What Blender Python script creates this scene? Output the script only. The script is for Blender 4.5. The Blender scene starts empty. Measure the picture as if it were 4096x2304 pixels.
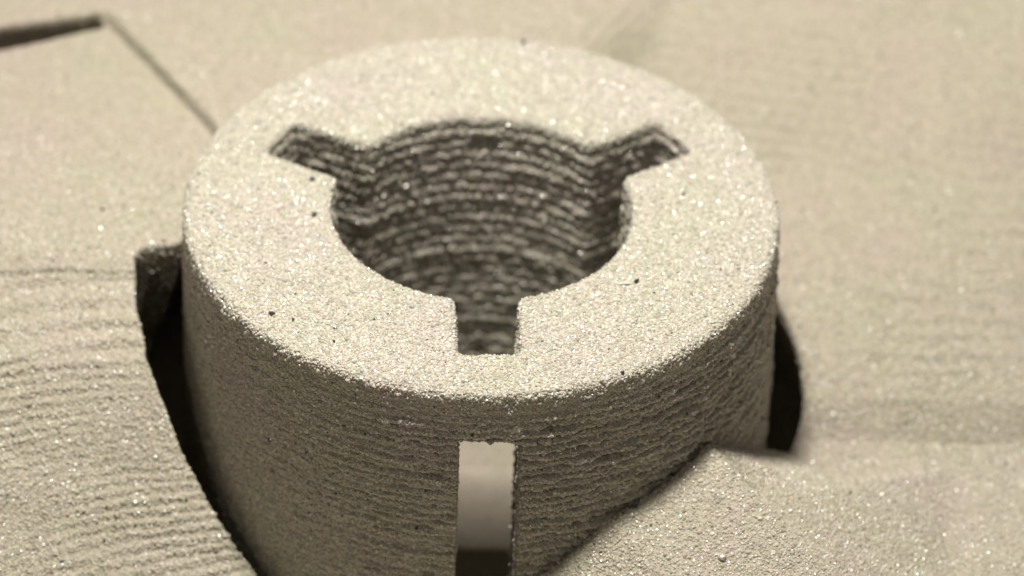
import bpy, math, numpy as np
from mathutils import Vector, Matrix

# ------------------------------------------------------------------ camera, world, lamps, exposure
S = bpy.context.scene
S.render.resolution_x, S.render.resolution_y = 1024, 576
D, EL, FPX, AX, AY, ROLL = 14.0, 0.6460, 16620.0, 1926.5, 820.0, -0.0296
d = Vector((0, -math.cos(EL), math.sin(EL)))
F = -d
Rt = F.cross(Vector((0, 0, 1))).normalized(); Up = Rt.cross(F)
c, s = math.cos(ROLL), math.sin(ROLL)
R2 = Rt*c - Up*s; U2 = Rt*s + Up*c
cd = bpy.data.cameras.new('camera'); cam = bpy.data.objects.new('camera', cd)
S.collection.objects.link(cam); S.camera = cam
M = Matrix((R2, U2, -F)).transposed().to_4x4(); M.translation = d*D
cam.matrix_world = M
cd.sensor_width = 36; cd.lens = FPX/4096*36
cd.shift_x = (2048-AX)/4096; cd.shift_y = -(1152-AY)/4096
cd.clip_start = .1; cd.clip_end = 200
cd.dof.use_dof = True; cd.dof.focus_distance = 13.33
cd.dof.aperture_fstop = 0.146/0.25

w = bpy.data.worlds.new('World'); S.world = w; w.use_nodes = True
bg = w.node_tree.nodes['Background']
bg.inputs[0].default_value = (1.0, .89, .79, 1); bg.inputs[1].default_value = .042

def lamp(name, loc, size, power, col):
    l = bpy.data.lights.new(name, 'AREA'); l.shape = 'DISK'; l.size = size
    l.energy = power; l.color = col
    o = bpy.data.objects.new(name, l); S.collection.objects.link(o)
    o.location = loc
    o.rotation_euler = (-Vector(loc)).to_track_quat('-Z', 'Y').to_euler()
    return o
lamp('desk_lamp', (-.30, -.24, 7.5), 1.0, 1160, (1.0, .966, .892))
lamp('side_fill', (-6.0, -9.5, 6.0), .20, 52, (1.0, .91, .80))  # added fill, lifts the ring's left wall and its glints
lamp('front_rake', (2.2, -6.4, 8.6), .16, 52, (1.0, .96, .91))  # added raking light to bring out the front wall's ridges
S.view_settings.view_transform = 'Standard'; S.view_settings.look = 'None'
S.view_settings.exposure = 0; S.view_settings.gamma = 1

rng = np.random.default_rng(7)
# ------------------------------------------------------------------ noise
def _h(ix, iy, iz, seed):
    n = (ix*374761393 + iy*668265263 + iz*2147483647 + seed*974634777) & 0xffffffff
    n = ((n ^ (n >> 13))*1274126177) & 0xffffffff
    n = ((n ^ (n >> 16))*2246822519) & 0xffffffff
    return ((n >> 8) & 0xffff)/65535.0
def noise(x, y, z, f, seed=0):
    x = np.asarray(x)*f; y = np.asarray(y)*f; z = np.asarray(z)*f
    x, y, z = np.broadcast_arrays(x, y, z)
    ix, iy, iz = (np.floor(a).astype(np.int64) for a in (x, y, z))
    fx, fy, fz = x-ix, y-iy, z-iz
    fx, fy, fz = (a*a*(3-2*a) for a in (fx, fy, fz))
    r = 0
    for dx in (0, 1):
        for dy in (0, 1):
            for dz in (0, 1):
                r = r + _h(ix+dx, iy+dy, iz+dz, seed)*(fx if dx else 1-fx)*(fy if dy else 1-fy)*(fz if dz else 1-fz)
    return r*2-1
def sstep(a, b, x):
    t = np.clip((x-a)/(b-a), 0, 1); return t*t*(3-2*t)
def smax(a, b, k):
    return .5*(a+b+np.sqrt((a-b)**2+k*k))
def smin(a, b, k): return -smax(-a, -b, k)

# ------------------------------------------------------------------ materials
def mat_sand(name, tone=1.0, rough=.9, bump=.35, cr=.20, vs=95, contrast=1.0, grain=False):
    m = bpy.data.materials.new(name); m.use_nodes = True
    nt = m.node_tree; N = nt.nodes; L = nt.links
    b = N['Principled BSDF']
    geo = N.new('ShaderNodeNewGeometry')
    # slow drift between pinkish, yellowish and greenish sand
    n1 = N.new('ShaderNodeTexNoise'); n1.inputs['Scale'].default_value = 2.2; n1.inputs['Detail'].default_value = 5
    L.new(geo.outputs['Position'], n1.inputs['Vector'])
    r1 = N.new('ShaderNodeValToRGB'); e = r1.color_ramp.elements
    e[0].position = .30; e[0].color = (.504, .458, .424, 1)
    e[1].position = .70; e[1].color = (.484, .470, .396, 1)
    k = e.new(.5); k.color = (.498, .472, .413, 1)
    for q in e: q.color = (q.color[0]*tone, q.color[1]*tone**1.42, q.color[2]*tone**1.95, 1)
    L.new(n1.outputs['Fac'], r1.inputs['Fac'])
    mix = N.new('ShaderNodeMix'); mix.data_type = 'RGBA'; mix.blend_type = 'MULTIPLY'; mix.inputs[0].default_value = 1
    L.new(r1.outputs['Color'], mix.inputs[6])
    r2 = N.new('ShaderNodeValToRGB'); r2.color_ramp.interpolation = 'CONSTANT' if grain else 'LINEAR'
    e = r2.color_ramp.elements
    if grain:
        oi = N.new('ShaderNodeObjectInfo'); L.new(oi.outputs['Random'], r2.inputs['Fac'])
        cols = [(0, (.10, .09, .08)), (.002, (.62, .60, .54)), (.06, (.72, .68, .60)), (.22, (.92, .88, .72)),
                (.36, (1.0, .98, .90)), (.50, (.80, .86, .78)), (.60, (1.05, .97, .95)), (.74, (1.2, 1.17, 1.1)),
                (.88, (.95, .98, .78)), (.95, (1.4, 1.4, 1.4))]
        cols = cols[:1]+[(p, tuple(.95+(t-.95)*.7 for t in cc)) for p, cc in cols[1:]]
    else:
        v = N.new('ShaderNodeTexVoronoi'); v.inputs['Scale'].default_value = vs
        L.new(geo.outputs['Position'], v.inputs['Vector'])
        sx = N.new('ShaderNodeSeparateColor'); L.new(v.outputs['Color'], sx.inputs[0])
        L.new(sx.outputs[0], r2.inputs['Fac'])
        cols = [(0, (.55, .52, .48)), (.3, (.8, .8, .72)), (.6, (.95, .92, .88)), (1, (1.1, 1.08, 1.0))]
        cols = [(p, tuple(.86+(t-.86)*contrast for t in cc)) for p, cc in cols]
        bp = N.new('ShaderNodeBump'); bp.inputs['Strength'].default_value = bump; bp.inputs['Distance'].default_value = .01
        L.new(v.outputs['Distance'], bp.inputs['Height']); L.new(bp.outputs[0], b.inputs['Normal'])
        bp.invert = True
    for i, (p, cc) in enumerate(cols):
        q = e[i] if i < 2 else e.new(p)
        q.position = p; q.color = (*cc, 1)
    L.new(r2.outputs['Color'], mix.inputs[7])
    L.new(mix.outputs[2], b.inputs['Base Color'])
    b.inputs['Roughness'].default_value = rough
    if grain:
        b.inputs['Coat Weight'].default_value = .9; b.inputs['Coat Roughness'].default_value = cr
        b.inputs['Coat IOR'].default_value = 1.55
    return m
M_SAND = mat_sand('sand')
M_GRAIN = mat_sand('sand_grain', rough=.45, cr=.15, grain=True)
M_BED = mat_sand('bed_sand', tone=.88, bump=.3, vs=140, contrast=.7)
M_BEDGRAIN = mat_sand('bed_grain', tone=.95, rough=.5, grain=True)
def mat_plain(name, col, rough):
    m = bpy.data.materials.new(name); m.use_nodes = True
    N = m.node_tree.nodes; b = N['Principled BSDF']
    n = N.new('ShaderNodeTexNoise'); n.inputs['Scale'].default_value = 60
    r = N.new('ShaderNodeValToRGB'); e = r.color_ramp.elements
    e[0].color = (*[v*.6 for v in col], 1); e[1].color = (*[min(1, v*1.3) for v in col], 1)
    m.node_tree.links.new(n.outputs['Fac'], r.inputs['Fac']); m.node_tree.links.new(r.outputs['Color'], b.inputs['Base Color'])
    b.inputs['Roughness'].default_value = rough
    return m
M_DARK = mat_plain('dark_mineral', (.03, .025, .022), .5)
M_GLINT = mat_plain('glint_white', (.8, .8, .78), .12)

# ------------------------------------------------------------------ object helpers
COL = S.collection
def thing(name, label, cat, loc=(0, 0, 0)):
    o = bpy.data.objects.new(name, None); COL.objects.link(o); o.location = loc
    o['label'] = label; o['category'] = cat
    return o
def mesh_obj(name, V, Q, mat, parent, smooth=True):
    used, inv = np.unique(Q.ravel(), return_inverse=True)
    V = V[used]; Q = inv.reshape(Q.shape)
    me = bpy.data.meshes.new(name)
    me.vertices.add(len(V)); me.vertices.foreach_set('co', V.astype(np.float32).ravel())
    n, k = Q.shape
    me.loops.add(n*k); me.loops.foreach_set('vertex_index', Q.astype(np.int32).ravel())
    me.polygons.add(n); me.polygons.foreach_set('loop_start', np.arange(0, n*k, k, dtype=np.int32))
    me.polygons.foreach_set('use_smooth', np.full(n, smooth))
    me.update(calc_edges=True); me.materials.append(mat)
    o = bpy.data.objects.new(name, me); COL.objects.link(o); o.parent = parent
    return o, V, Q
def grain_tree(M_GRAIN):
    g = bpy.data.node_groups.new('grain_scatter', 'GeometryNodeTree')
    g.interface.new_socket('Geometry', in_out='INPUT', socket_type='NodeSocketGeometry')
    g.interface.new_socket('Geometry', in_out='OUTPUT', socket_type='NodeSocketGeometry')
    N, L = g.nodes, g.links
    gi, go = N.new('NodeGroupInput'), N.new('NodeGroupOutput')
    ico = N.new('GeometryNodeMeshIcoSphere'); ico.inputs['Radius'].default_value = 1; ico.inputs['Subdivisions'].default_value = 2
    sp = N.new('GeometryNodeSetPosition'); ro = N.new('FunctionNodeRandomValue'); ro.data_type = 'FLOAT_VECTOR'
    ro.inputs[0].default_value = (-.13,)*3; ro.inputs[1].default_value = (.13,)*3
    L.new(ico.outputs[0], sp.inputs['Geometry']); L.new(ro.outputs[0], sp.inputs['Offset'])
    sm = N.new('GeometryNodeSetMaterial'); sm.inputs['Material'].default_value = M_GRAIN
    L.new(sp.outputs[0], sm.inputs[0])
    iop = N.new('GeometryNodeInstanceOnPoints')
    L.new(gi.outputs[0], iop.inputs['Points']); L.new(sm.outputs[0], iop.inputs['Instance'])
    rv = N.new('FunctionNodeRandomValue'); rv.data_type = 'FLOAT_VECTOR'
    rv.inputs[0].default_value = (0, 0, 0); rv.inputs[1].default_value = (6.283, 6.283, 6.283)
    L.new(rv.outputs[0], iop.inputs['Rotation'])
    na = N.new('GeometryNodeInputNamedAttribute'); na.data_type = 'FLOAT_VECTOR'; na.inputs[0].default_value = 'grain_size'
    L.new(na.outputs[0], iop.inputs['Scale'])
    L.new(iop.outputs[0], go.inputs[0])
    return g
GT = grain_tree(M_GRAIN); GTB = grain_tree(M_BEDGRAIN)
CP = np.array(d)*D
def grains(parent, V, Q, dens, size, sink=.12, wt=None):
    """one stuff object: loose faceted grains bonded to the surface of a part"""
    a, b, c_, d_ = (V[Q[:, i]] for i in range(4))
    nn = np.cross(c_-a, d_-b); ar = .5*np.linalg.norm(nn, axis=1)
    nn /= (2*ar[:, None]+1e-12)
    P = (a+c_)/2
    face = ((CP-P)*nn).sum(1) > -1.5                       # skip faces turned well away
    ar = ar*face
    if wt is not None: ar = ar*wt(P)
    n = int(ar.sum()*dens)
    if n < 1: return None
    idx = rng.choice(len(Q), n, p=ar/ar.sum())
    u, v = rng.random((2, n, 1))
    p = (a[idx]*(1-u)+b[idx]*u)*(1-v)+(d_[idx]*(1-u)+c_[idx]*u)*v
    s_ = size*np.exp(rng.normal(0, .28, (n, 1)))
    p = p + nn[idx]*s_*(.22-sink-.35*rng.random((n, 1)))
    me = bpy.data.meshes.new('sand_grains')
    me.vertices.add(n); me.vertices.foreach_set('co', p.astype(np.float32).ravel())
    at = me.attributes.new('grain_size', 'FLOAT_VECTOR', 'POINT')
    at.data.foreach_set('vector', (s_*.5*rng.uniform(.75, 1.3, (n, 3))).astype(np.float32).ravel())
    o = bpy.data.objects.new('sand_grains', me); COL.objects.link(o); o.parent = parent
    o['kind'] = 'stuff'
    md = o.modifiers.new('scatter', 'NODES'); md.node_group = GTB if parent.parent and parent.parent['category'] == 'mould' else GT
    return n
GS = .0072          # mean grain diameter
DEN = 27000
TOTAL = 0
def part(name, V, Q, parent, mat=None, dens=DEN, size=GS, label=None):
    global TOTAL
    o, v, q = mesh_obj(name, V, Q, mat or M_SAND, parent)
    if label: o['label'] = label
    if dens: TOTAL += grains(o, v, q, dens, size) or 0
    return o

# ================================================================== THE RING
RI, W, RS, PHI = .511, .1045, .792, .0495
RH = 1.36            # height of the ring
ZW = -.197           # top of the window cut through the front wall
axes = [-math.pi/2+PHI, -math.pi/2+PHI+2*math.pi/3, -math.pi/2+PHI+4*math.pi/3]
def bore_outline(step=.006):
    inner, outer, tag = [], [], []
    a0 = math.asin(W/RI)
    for k in range(3):
        ax_ = axes[k]; nx = ax_+2*math.pi/3
        e = np.array([math.cos(ax_), math.sin(ax_)]); nrm = np.array([-e[1], e[0]])
        ao = math.asin(W)
        # end face of the keyway: -W..W
        m = int(2*W/step)
        for t in np.linspace(-W, W, m, endpoint=False):
            inner.append(e*RS+nrm*t); outer.append(ax_+math.asin(t)); tag.append((k, 0))
        m = int((RS-RI)/step)                              # side going inwards
        for u in np.linspace(0, 1, m, endpoint=False):
            r_ = RS+(RI*math.cos(a0)-RS)*u
            inner.append(e*r_+nrm*W); outer.append(ax_+ao+.14*u); tag.append((k, 1))
        A, B = ax_+a0, nx-a0; m = int((B-A)/step*.75)      # bore arc
        oa, ob = ax_+ao+.14, nx-ao-.14
        for u in np.linspace(0, 1, m, endpoint=False):
            t = A+(B-A)*u
            inner.append(np.array([math.cos(t), math.sin(t)])*RI); outer.append(oa+(ob-oa)*u); tag.append((k, 2))
        e2 = np.array([math.cos(nx), math.sin(nx)]); n2 = np.array([-e2[1], e2[0]])
        m = int((RS-RI)/step)                              # side going outwards
        for u in np.linspace(0, 1, m, endpoint=False):
            r_ = RI*math.cos(a0)+(RS-RI*math.cos(a0))*u
            inner.append(e2*r_-n2*W); outer.append(nx-ao-.14+.14*u); tag.append(((k+1) % 3, 3))
    return np.array(inner), np.array(outer), tag
IN, OA, TG = bore_outline()
for _ in range(24):                                         # round the corners a little
    IN = .25*np.roll(IN, 1, 0)+.5*IN+.25*np.roll(IN, -1, 0)
NC = len(IN)
tan = np.roll(IN, -1, 0)-np.roll(IN, 1, 0); tan /= np.linalg.norm(tan, axis=1)[:, None]
INN = np.stack([tan[:, 1], -tan[:, 0]], 1)                 # points from the opening into the body
s0 = np.sign((INN*IN).sum(1).mean()); INN *= s0
OUT = np.stack([np.cos(OA), np.sin(OA)], 1)
arcl = np.cumsum(np.linalg.norm(IN-np.roll(IN, 1, 0), axis=1))

LT = .029                                                  # layer thickness of the print
def layers(z, px, py, amp, seed, LT=LT, brk=.7):
    """bulging print layers with uneven edges; returns outward offset"""
    wob = .008*noise(px, py, z, 3.0, seed)+.004*noise(px, py, z*.3, 11, seed+1)+brk*.004*noise(px, py, z*.3, 27, seed+6)
    q = (z+wob)/LT; i = np.floor(q); f = q-i
    rnd = _h(i.astype(np.int64), 7, 3, seed)-.5
    along = noise(px, py, i*3.7, 4.5, seed+2)
    along2 = noise(px, py, i*5.1, 16, seed+3)
    along3 = noise(px, py, i*2.3, 38, seed+4)
    prof = np.clip(4*f*(1-f), 0, 1)**.40-.81
    groove = .9+.5*along
    return amp*(prof*groove+.18*rnd+brk*(.22*along+.34*along2+.45*along3))
def rough3(P, a, seed):
    return a*(noise(P[:, 0], P[:, 1], P[:, 2], 28, seed)+.7*noise(P[:, 0], P[:, 1], P[:, 2], 62, seed+5))

# rows: top face (bore -> rim), then outer wall and bore wall share their z levels
zl = np.concatenate([[0], -np.array([.003, .008, .014, .021, .030]), np.arange(.038, RH+.001, .0072)*-1])
kw = int(np.argmin(np.abs(zl-ZW)))
NZ = len(zl); NT = 58
V = []
def grid_index(base, rows): return base+np.arange(rows*NC).reshape(rows, NC)
FI, FO = .018, .024                                        # fillet radii inside and outside
def fil(z, r):                                             # inset of a rounded edge at depth z
    t = np.clip(1+z/r, 0, 1); return r*(1-np.sqrt(1-t*t))
# top
tt = np.linspace(0, 1, NT)
inb = IN+INN*FI; outb = OUT*(1-FO)
top = []
for u in tt:
    xy = inb*(1-u)+outb*u
    top.append(np.column_stack([xy, np.zeros(NC)]))
top = np.concatenate(top)
top[:, 2] += .0035*noise(top[:, 0], top[:, 1], 0, 7, 31)+rough3(top, .0012, 32)
IT = grid_index(0, NT)
# outer wall
ow = []
for z in zl:
    r = 1-fil(z, FO)+.014*min(-z, 1)
    P = np.column_stack([OUT*r, np.full(NC, z)])
    th = OA
    # the left side was brushed smooth, the front and right keep their layer steps
    side = .25+.75*sstep(-.78, -.15, P[:, 0])
    side *= 1-.45*sstep(.80, .97, P[:, 0])
    side *= sstep(-.01, -.20, z)
    off = layers(np.full(NC, z), P[:, 0]*1.0, P[:, 1]*1.0, .0235, 11, .032, .55)*side*(1.05+.75*sstep(-.05, .30, P[:, 0]))+rough3(P, .0030, 12)*(1 if z < -.02 else .4)
    P[:, :2] += OUT*off[:, None]
    ow.append(P)
ow[0][:, 2] = top[IT[-1], 2]
ow = np.concatenate(ow); IO = grid_index(NT*NC, NZ)
# bore wall
bw = []
for z in zl:
    P = np.column_stack([IN+INN*fil(z, FI)[..., None] if False else IN+INN*fil(z, FI), np.full(NC, z)])
    off = layers(np.full(NC, z), P[:, 0], P[:, 1], .0140, 51, .046, .34)*sstep(-.01, -.07, z)+rough3(P, .0030, 52)*(1 if z < -.02 else .4)
    P[:, :2] -= INN*off[:, None]
    bw.append(P)
bw[0][:, 2] = top[IT[0], 2]
# below the bridge the right cheek opens a little towards the bore
_m = np.array([t == (0, 1) for t in TG]); _r = np.hypot(IN[:, 0], IN[:, 1])
for k_ in range(kw, NZ):
    bw[k_][_m, 0] += .055*(1-_r[_m])
bw = np.concatenate(bw); IB = grid_index((NT+NZ)*NC, NZ)
V = np.concatenate([top, ow, bw])
def quads(I, flip=False, cols=None, rows=None):
    a = I[:-1]; b = I[1:]
    q = np.stack([a, np.roll(a, -1, 1), np.roll(b, -1, 1), b], -1)
    if rows is not None: q = q[rows]
    if cols is not None: q = q[:, cols]
    q = q.reshape(-1, 4)
    return q[:, ::-1] if flip else q
colk = np.array([t[0] for t in TG]); colt = np.array([t[1] for t in TG])
front_end = (colk == 0) & (colt == 0)
fe = np.where(front_end)[0]; j0, j1 = fe[0], fe[-1]+1
rowsA, rowsB = slice(0, kw), slice(kw, None)

core = thing('ring_core', 'thick round sand ring with a three-keyed bore and a front slot, standing in the recess', 'sand core', (0, 0, -RH))
def shift(Vv): return Vv-np.array([0, 0, -RH])
VR = shift(V)
CPW = CP.copy(); CP = CPW-np.array([0, 0, -RH])
Qtop = quads(IT, True)
part('top_face', VR, Qtop, core)
Qo = np.concatenate([quads(IO, True, None, rowsA), quads(IO, True, ~front_end, rowsB)])
part('outer_wall', VR, Qo, core, dens=DEN)
bore_cols = colt == 2
part('bore_wall', VR, quads(IB, False, bore_cols), core, dens=DEN)
for k, lab in ((0, 'keyway open to the front slot'), (1, None), (2, None)):
    m = (colk == k) & (colt != 2)
    if k == 0:
        Q = np.concatenate([quads(IB, False, m, rowsA), quads(IB, False, m & ~front_end, rowsB)])
    else: Q = quads(IB, False, m)
    part('keyway', VR, Q, core, dens=DEN, label=lab)
# window cut: two cheeks and the underside of the bridge
NL = 26
def loft(A, B, seed, nrm):
    n = len(A); U = np.linspace(0, 1, NL)
    P = (A[None]*(1-U[:, None, None])+B[None]*U[:, None, None]).reshape(-1, 3)
    inner_ = np.repeat(((U > 0) & (U < 1)).astype(float), n)
    P = P+np.array(nrm)[None]*(rough3(P, .0035, seed)+layers(P[:, 2], P[:, 0], P[:, 1], .006, seed)*(abs(nrm[2]) < .5))[:, None]*inner_[:, None]
    I = np.arange(NL*n).reshape(NL, n)
    q = np.stack([I[:-1, :-1], I[:-1, 1:], I[1:, 1:], I[1:, :-1]], -1).reshape(-1, 4)
    return P, q
e0 = np.array([math.cos(axes[0]), math.sin(axes[0])]); n0 = np.array([-e0[1], e0[0]])
cheeks = []
for j, sg in ((j0, 1), (j1, -1)):
    A = VR[IO[kw:, j]]; B = VR[IB[kw:, j]]
    P, q = loft(A, B, 71+sg, (n0[0]*sg, n0[1]*sg, 0))
    if sg < 0: q = q[:, ::-1]
    o, v_, q_ = mesh_obj('slot_side', P, q, M_SAND, core); TOTAL += grains(o, v_, q_, DEN*.8, GS)
A = VR[IO[kw, j0:j1+1]]; B = VR[IB[kw, j0:j1+1]]
P, q = loft(A, B, 75, (0, 0, -1))
o, v_, q_ = mesh_obj('bridge_underside', P, q, M_SAND, core); TOTAL += grains(o, v_, q_, DEN*.8, GS)
CP = CPW

# individual odd grains on the top face, and a glint modelled on the wall
def pebble(name, x, y, z, sx, sy, sz, rot, mat, parent, seed, label=None):
    r = np.random.default_rng(seed)
    import bmesh
    bm = bmesh.new(); bmesh.ops.create_icosphere(bm, subdivisions=1, radius=1)
    for v in bm.verts: v.co *= r.uniform(.75, 1.15)
    me = bpy.data.meshes.new(name); bm.to_mesh(me); bm.free(); me.materials.append(mat)
    o = bpy.data.objects.new(name, me); COL.objects.link(o); o.parent = parent
    o.location = (x, y, z); o.scale = (sx, sy, sz); o.rotation_euler = rot
    if label: o['label'] = label
def pix(px, py, z=0):                                      # photo pixel (4096 wide) on a level plane
    X = (px-AX); Y = (AY-py)
    cx = X*c+Y*s; cy = -X*s+Y*c
    dr = F+Rt*(cx/FPX)+Up*(cy/FPX)
    o_ = d*D; t = (z-o_.z)/dr.z
    p_ = o_+dr*t
    return p_.x, p_.y
for i, (px_, py_, sz_) in enumerate([(1248, 721, .0095), (1256, 861, .010), (1090, 1259, .0125), (2545, 1129, .010), (1172, 1283, .0055), (1335, 1370, .005)]):
    x, y = pix(px_, py_)
    pebble('dark_grain', x, y, RH+.006, sz_*1.2, sz_, sz_*.7, (.2*i, .1, i*1.3), M_DARK, core, i)
for i, (px_, py_, sz_) in enumerate([(2500, 1139, .012)]):
    x, y = pix(px_, py_)
    pebble('glint_splinter', x, y, RH+.006, sz_*2.6, sz_*.28, sz_*.3, (0, 0, .15), M_GLINT, core, 30+i)
pebble('glint_splinter', .912*1.0, -.428*1.0, RH-.235, .017, .006, .006, (.3, .75, -.4), M_GLINT, core, 33)  # white sliver standing in for a glint on the wall

# ================================================================== THE MOULD AROUND IT
ZF = -1.36
def height(x, y):
    # left: level panel, then a slope falling to the front
    yy = np.array([-6, -3, -1.3, -.8, -.73, -.63, -.5, -.37, -.2, -.03, .04, .10, 9]); hh = np.array([-1.6, -1.5, -1.15, -.83, -.765, -.69, -.56, -.44, -.375, -.330, -.302, -.30, -.30])
    Lh = np.interp(y, yy, hh)
    u = np.clip(-(y-.02), 0, 3)
    Lh = Lh-.016*sstep(.0, -.025, y+.01*noise(x, y, 0, 5, 94))*sstep(-1.0, -1.2, x)
    Lh = Lh-.30*(x+1.17)*sstep(.15, .8, u)*sstep(3.5, 1.0, u)
    # raised ledge behind it: edge 1 (far left), edge 2 (diagonal towards the ring)
    l1 = (y-1.449)-.33*(x+1.40)
    l2 = ((x+1.40)*.840+(y-1.449)*.542)
    reg = np.maximum(l1, l2)
    Lh = Lh+.052*sstep(-.006, .010, reg)*sstep(-.3, .5, y)
    wd = .030+.045*sstep(-1.42, -1.80, x)                  # open joint along the far left edge
    Lh = Lh-.26*sstep(-wd, -wd+.012, l1)*sstep(.004, -.008, l1)*sstep(-1.41, -1.46, x)
    # right: long concave slope rising to the back
    yr = np.array([-9, -1.5, -.14, -.07, .03, .2, .46, 1.0, 1.5, 2.0, 3, 9]); hr = np.array([-.90, -.90, -.958, -.950, -.850, -.77, -.685, -.53, -.31, -.14, .05, .1])
    Rh = np.interp(y, yr, hr)+.05*(x-1.4)*sstep(-.2, .8, y)
    Rh = Rh+.042*noise(x, y, 0, 1.7, 91)+.012*noise(x, y, 0, 4.1, 93)+.05*sstep(1.3, 2.6, x)*sstep(.5, 1.6, y)
    Rh = Rh-.030*sstep(.13, 0, np.abs((x-.57)-.46*(y-1.45)))*sstep(1.1, 1.3, y)
    wx = sstep(.35, .70, x-.40*(y-1.45)) if True else 0
    wx = np.where(y > .6, wx, sstep(-.3, .3, x))
    wx = wx*1.0
    G = Lh*(1-wx)+Rh*wx
    # mound against the front right of the ring
    rx, ry = x-.757, y+.673
    al = rx*.66-ry*.75; dd = rx*.75+ry*.66
    crest = np.interp(al, [-1, -.2, 0, .33, .60, 1.4, 3], [-.62, -.458, -.443, -.53, -.62, -.78, -1.0])
    kr = .80-.42*sstep(-.02, .25, al)
    Mh = crest-np.where(dd > 0, kr*dd+.055*sstep(.0, .05, dd)*sstep(.02, .2, al), -.32*dd+.5*np.maximum(0, -dd-.40))
    # shallow gouge running down beside the crest
    gw = dd-.075-.02*np.sin(al*9)
    Mh = Mh-.022*np.exp(-(gw/.028)**2)*sstep(.03, .15, al)
    G = np.where(y < .6, smax(G, Mh, .012), G)
    G = G+.004*noise(x, y, 0, 3.3, 92)
    return np.maximum(G, -1.08)
def pit_radius(t):
    t = np.mod(t, 2*np.pi); dg = np.degrees(t)
    R_ = np.interp(dg, [0, 30, 60, 80, 150, 172.5, 174, 175, 176.5, 178, 182, 190, 199, 204, 212, 220, 228, 250, 272, 300, 335, 346, 354, 360],
                       [1.150, 1.135, 1.06, 1.03, 1.02, 1.02, 1.10, 1.15, 1.175, 1.183, 1.183, 1.165, 1.155, 1.14, 1.115, 1.095, 1.082, 1.05, 1.03, 1.025, 1.022, 1.035, 1.11, 1.150])
    return R_
NTH = 1500
ths = np.linspace(0, 2*np.pi, NTH, endpoint=False)
ths = ths[(np.degrees(ths) < 173.5) | (np.degrees(ths) > 176)]
ths = np.sort(np.concatenate([ths, np.radians(np.arange(173.5, 176.05, .12))])); NTH = len(ths)
rr = [0.0]
while rr[-1] < 4.6:
    rr.append(rr[-1]+(.0078+.008*max(0, rr[-1]-1.0)**1.5+.002*rr[-1]))
rr = np.array(rr); NR = len(rr)
rp = pit_radius(ths)
rp = rp+.006*noise(np.cos(ths), np.sin(ths), 0, 14, 95)+.004*noise(np.cos(ths), np.sin(ths), 0, 33, 96)
R = rp[None]*np.exp(-rr[:, None]*1.4)+ (1.10)*(1-np.exp(-rr[:, None]*1.4))+rr[:, None]
X = R*np.cos(ths)[None]; Y = R*np.sin(ths)[None]
H = height(X, Y)
# contour steps left by the print layers on sloping ground
TL = .0245
wob = .014*noise(X, Y, 0, 1.6, 97)+.0022*noise(X, Y, 0, 8, 98)+.0022*noise(X, Y, 0, 34, 103)+.0035*(_h(np.floor(H/TL).astype(np.int64), 5, 9, 3)-.5)
q = (H+wob)/TL; fi = np.floor(q); fr = q-fi
T = (fi+np.clip((fr-.5)*3.4+.5, 0, 1))*TL-wob
amt = np.where(X < 0, sstep(.06, -.04, Y), .55*sstep(-.1, .1, Y)*sstep(2.2, 1.2, Y))
amt = amt*np.clip(.70+.8*noise(X, Y, 0, 4, 99), .1, 1.15)
# the mound is nearly smooth
Z = H*(1-amt)+T*amt
Z = Z+.0022*noise(X, Y, 0, 26, 100)+.0016*noise(X, Y, 0, 60, 101)+.003*noise(X, Y, 0, 8, 102)
Z[0] -= .006
# the joint at the far left is undercut below the ledge so it stays dark
L1 = (Y-1.449)-.33*(X+1.40); WD = .030+.045*sstep(-1.42, -1.80, X)
deep = sstep(-WD, -WD+.012, L1)*sstep(.004, -.008, L1)*sstep(-1.41, -1.46, X)
Y = Y+.17*deep*sstep(-WD*.9, -.01, L1)
GV = np.stack([X, Y, Z], -1).reshape(-1, 3)
GI = np.arange(NR*NTH).reshape(NR, NTH)
a = GI[:-1]; b = GI[1:]
GQ = np.stack([a, b, np.roll(b, -1, 1), np.roll(a, -1, 1)], -1).reshape(-1, 4)
cen = GV[GQ].mean(1); cx_, cy_ = cen[:, 0], cen[:, 1]
l1 = (cy_-1.449)-.33*(cx_+1.40); l2 = (cx_+1.40)*.840+(cy_-1.449)*.542
ledge = (np.maximum(l1, l2) > -.008) & (cy_ > .3) & (cx_ < .58+.4*(cy_-1.45))
rx, ry = cx_-.757, cy_+.673
dd = rx*.75+ry*.66
left = (cx_ < 0) & ~ledge & (cy_ <= .06)
panel = ~ledge & (cx_ < .4) & (cy_ > .06)
right = ~ledge & ~panel & ~left & (cy_ > -.08)
mound = ~ledge & ~panel & ~left & ~right
mould = thing('sand_mould', 'wide pale layered sand bed around the ring, with terraced slope, dark recess and rounded mound', 'mould', (0, 0, ZF))
GVl = GV-np.array([0, 0, ZF]); CP = CPW-np.array([0, 0, ZF])
vis = lambda m: GQ[m]
def gpart(name, m, dens=DEN, label=None):
    r_ = np.hypot(cx_, cy_)
    o, v_, q_ = mesh_obj(name, GVl, GQ[m], M_BED, mould)
    if label: o['label'] = label
    # grains only where the picture could see them
    near = m & (cx_ > -2.0) & (cx_ < 2.1) & (cy_ > -1.65) & (cy_ < 2.2)
    global TOTAL
    # loose grain thins out towards the back of the bed, to keep blurred glints off it
    if near.any(): TOTAL += grains(o, GVl, GQ[near], dens*.9, GS, wt=lambda P: 1-.82*sstep(-.2, 1.0, P[:, 1])) or 0
gpart('terraced_slope', left)
gpart('flat_panel', panel)
gpart('raised_ledge', ledge)
gpart('concave_slope', right)
gpart('rounded_mound', mound)
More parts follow.
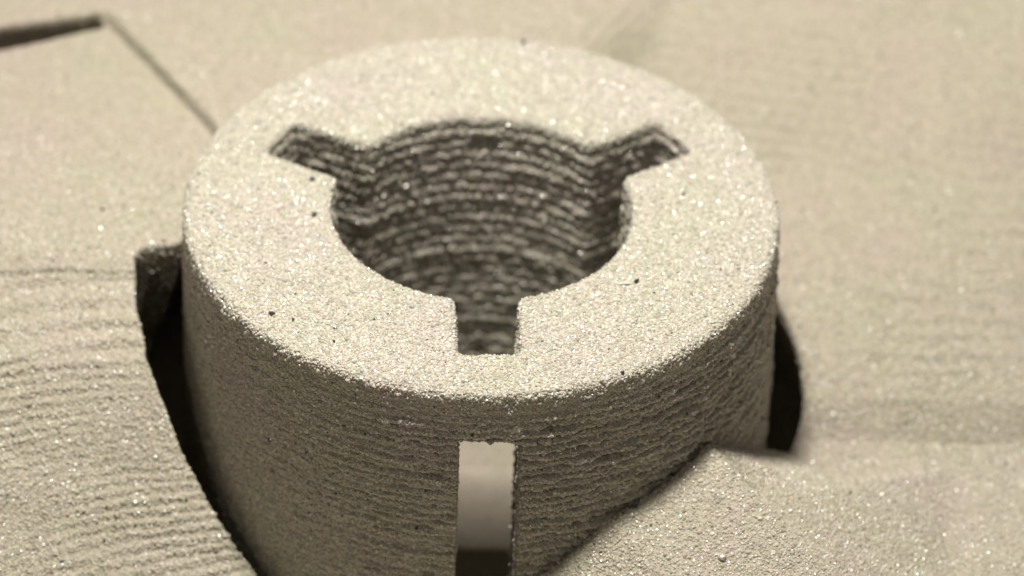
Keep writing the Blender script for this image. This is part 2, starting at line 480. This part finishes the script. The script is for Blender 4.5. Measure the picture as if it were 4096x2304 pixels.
# recess wall and floor
zt = GVl[GI[0]][:, 2]
NW = 90
U = np.linspace(0, 1, NW)
PW = []
for u in U:
    z = zt*(1-u)+(-1.9)*u
    rl = rp+.0
    off = (layers(z+ZF, X[0], Y[0], .010, 81) if u > .03 else 0)*min(1, u*10)
    rl = rp+.30*np.maximum(zt-z-.03, 0)*(1 if u > 0 else 0)  # undercut shape keeps the recess wall out of the light
    P = np.column_stack([np.cos(ths)*(rl+off), np.sin(ths)*(rl+off), z])
    PW.append(P)
PW[0] = GVl[GI[0]]
PW = np.concatenate(PW); IW = np.arange(NW*NTH).reshape(NW, NTH)
a = IW[:-1]; b = IW[1:]
QW = np.stack([a, np.roll(a, -1, 1), np.roll(b, -1, 1), b], -1).reshape(-1, 4)
o, v_, q_ = mesh_obj('recess_wall', PW, QW, M_BED, mould)
TOTAL += grains(o, v_, q_, DEN*.6, GS)
def revolve(name, prof, dens, n=260, notch=0):
    r_, z_ = np.array(prof).T
    t_ = np.linspace(0, 2*np.pi, n, endpoint=False)
    cut = 1-.61*sstep(.42, .34, np.abs(t_-3*math.pi/2-PHI))[None]*notch
    FX = r_[:, None]*np.cos(t_)*cut; FY = r_[:, None]*np.sin(t_)*cut
    FZ = z_[:, None]+.004*noise(FX, FY, z_[:, None], 20, 111)
    FV = np.stack([FX, FY, FZ], -1).reshape(-1, 3); I_ = np.arange(len(r_)*n).reshape(len(r_), n)
    a, b = I_[:-1], I_[1:]
    q = np.stack([a, b, np.roll(b, -1, 1), np.roll(a, -1, 1)], -1).reshape(-1, 4)
    o, v_, q_ = mesh_obj(name, FV, q, M_SAND, mould)
    global TOTAL
    if dens: TOTAL += grains(o, v_, q_, dens, GS) or 0
k_ = np.linspace(.05, 1.57, 24)
yy_ = np.concatenate([np.linspace(.62, .36, 60), .36-.11*np.sin(k_), np.linspace(.255, .60, 40)])
zz_ = np.concatenate([-.8*(.50-yy_[:60]), -.112-.05*np.linspace(.05, 1, 24)-.26*(1-np.cos(k_)), np.linspace(-.44, -1.6, 40)])
xx_ = np.linspace(-.62, .62, 150)
SX, SY = np.meshgrid(xx_, yy_); SZ = np.repeat(zz_[:, None], 150, 1)+.003*noise(SX, SY, 0, 14, 121)
SV = np.stack([SX, SY, SZ], -1).reshape(-1, 3); SI = np.arange(SV.shape[0]).reshape(SX.shape)
SQ = np.stack([SI[:-1, :-1], SI[1:, :-1], SI[1:, 1:], SI[:-1, 1:]], -1).reshape(-1, 4)
mesh_obj('slot_floor', SV, SQ, M_BED, mould)  # floor behind the slot, tilted and undercut in shape to darken it
revolve('recess_floor', [(r_, -1.9) for r_ in np.linspace(.3, 2.1, 40)], 2000)
print('grains', TOTAL, 'quads', sum(len(o.data.polygons) for o in bpy.data.objects if o.type == 'MESH'))
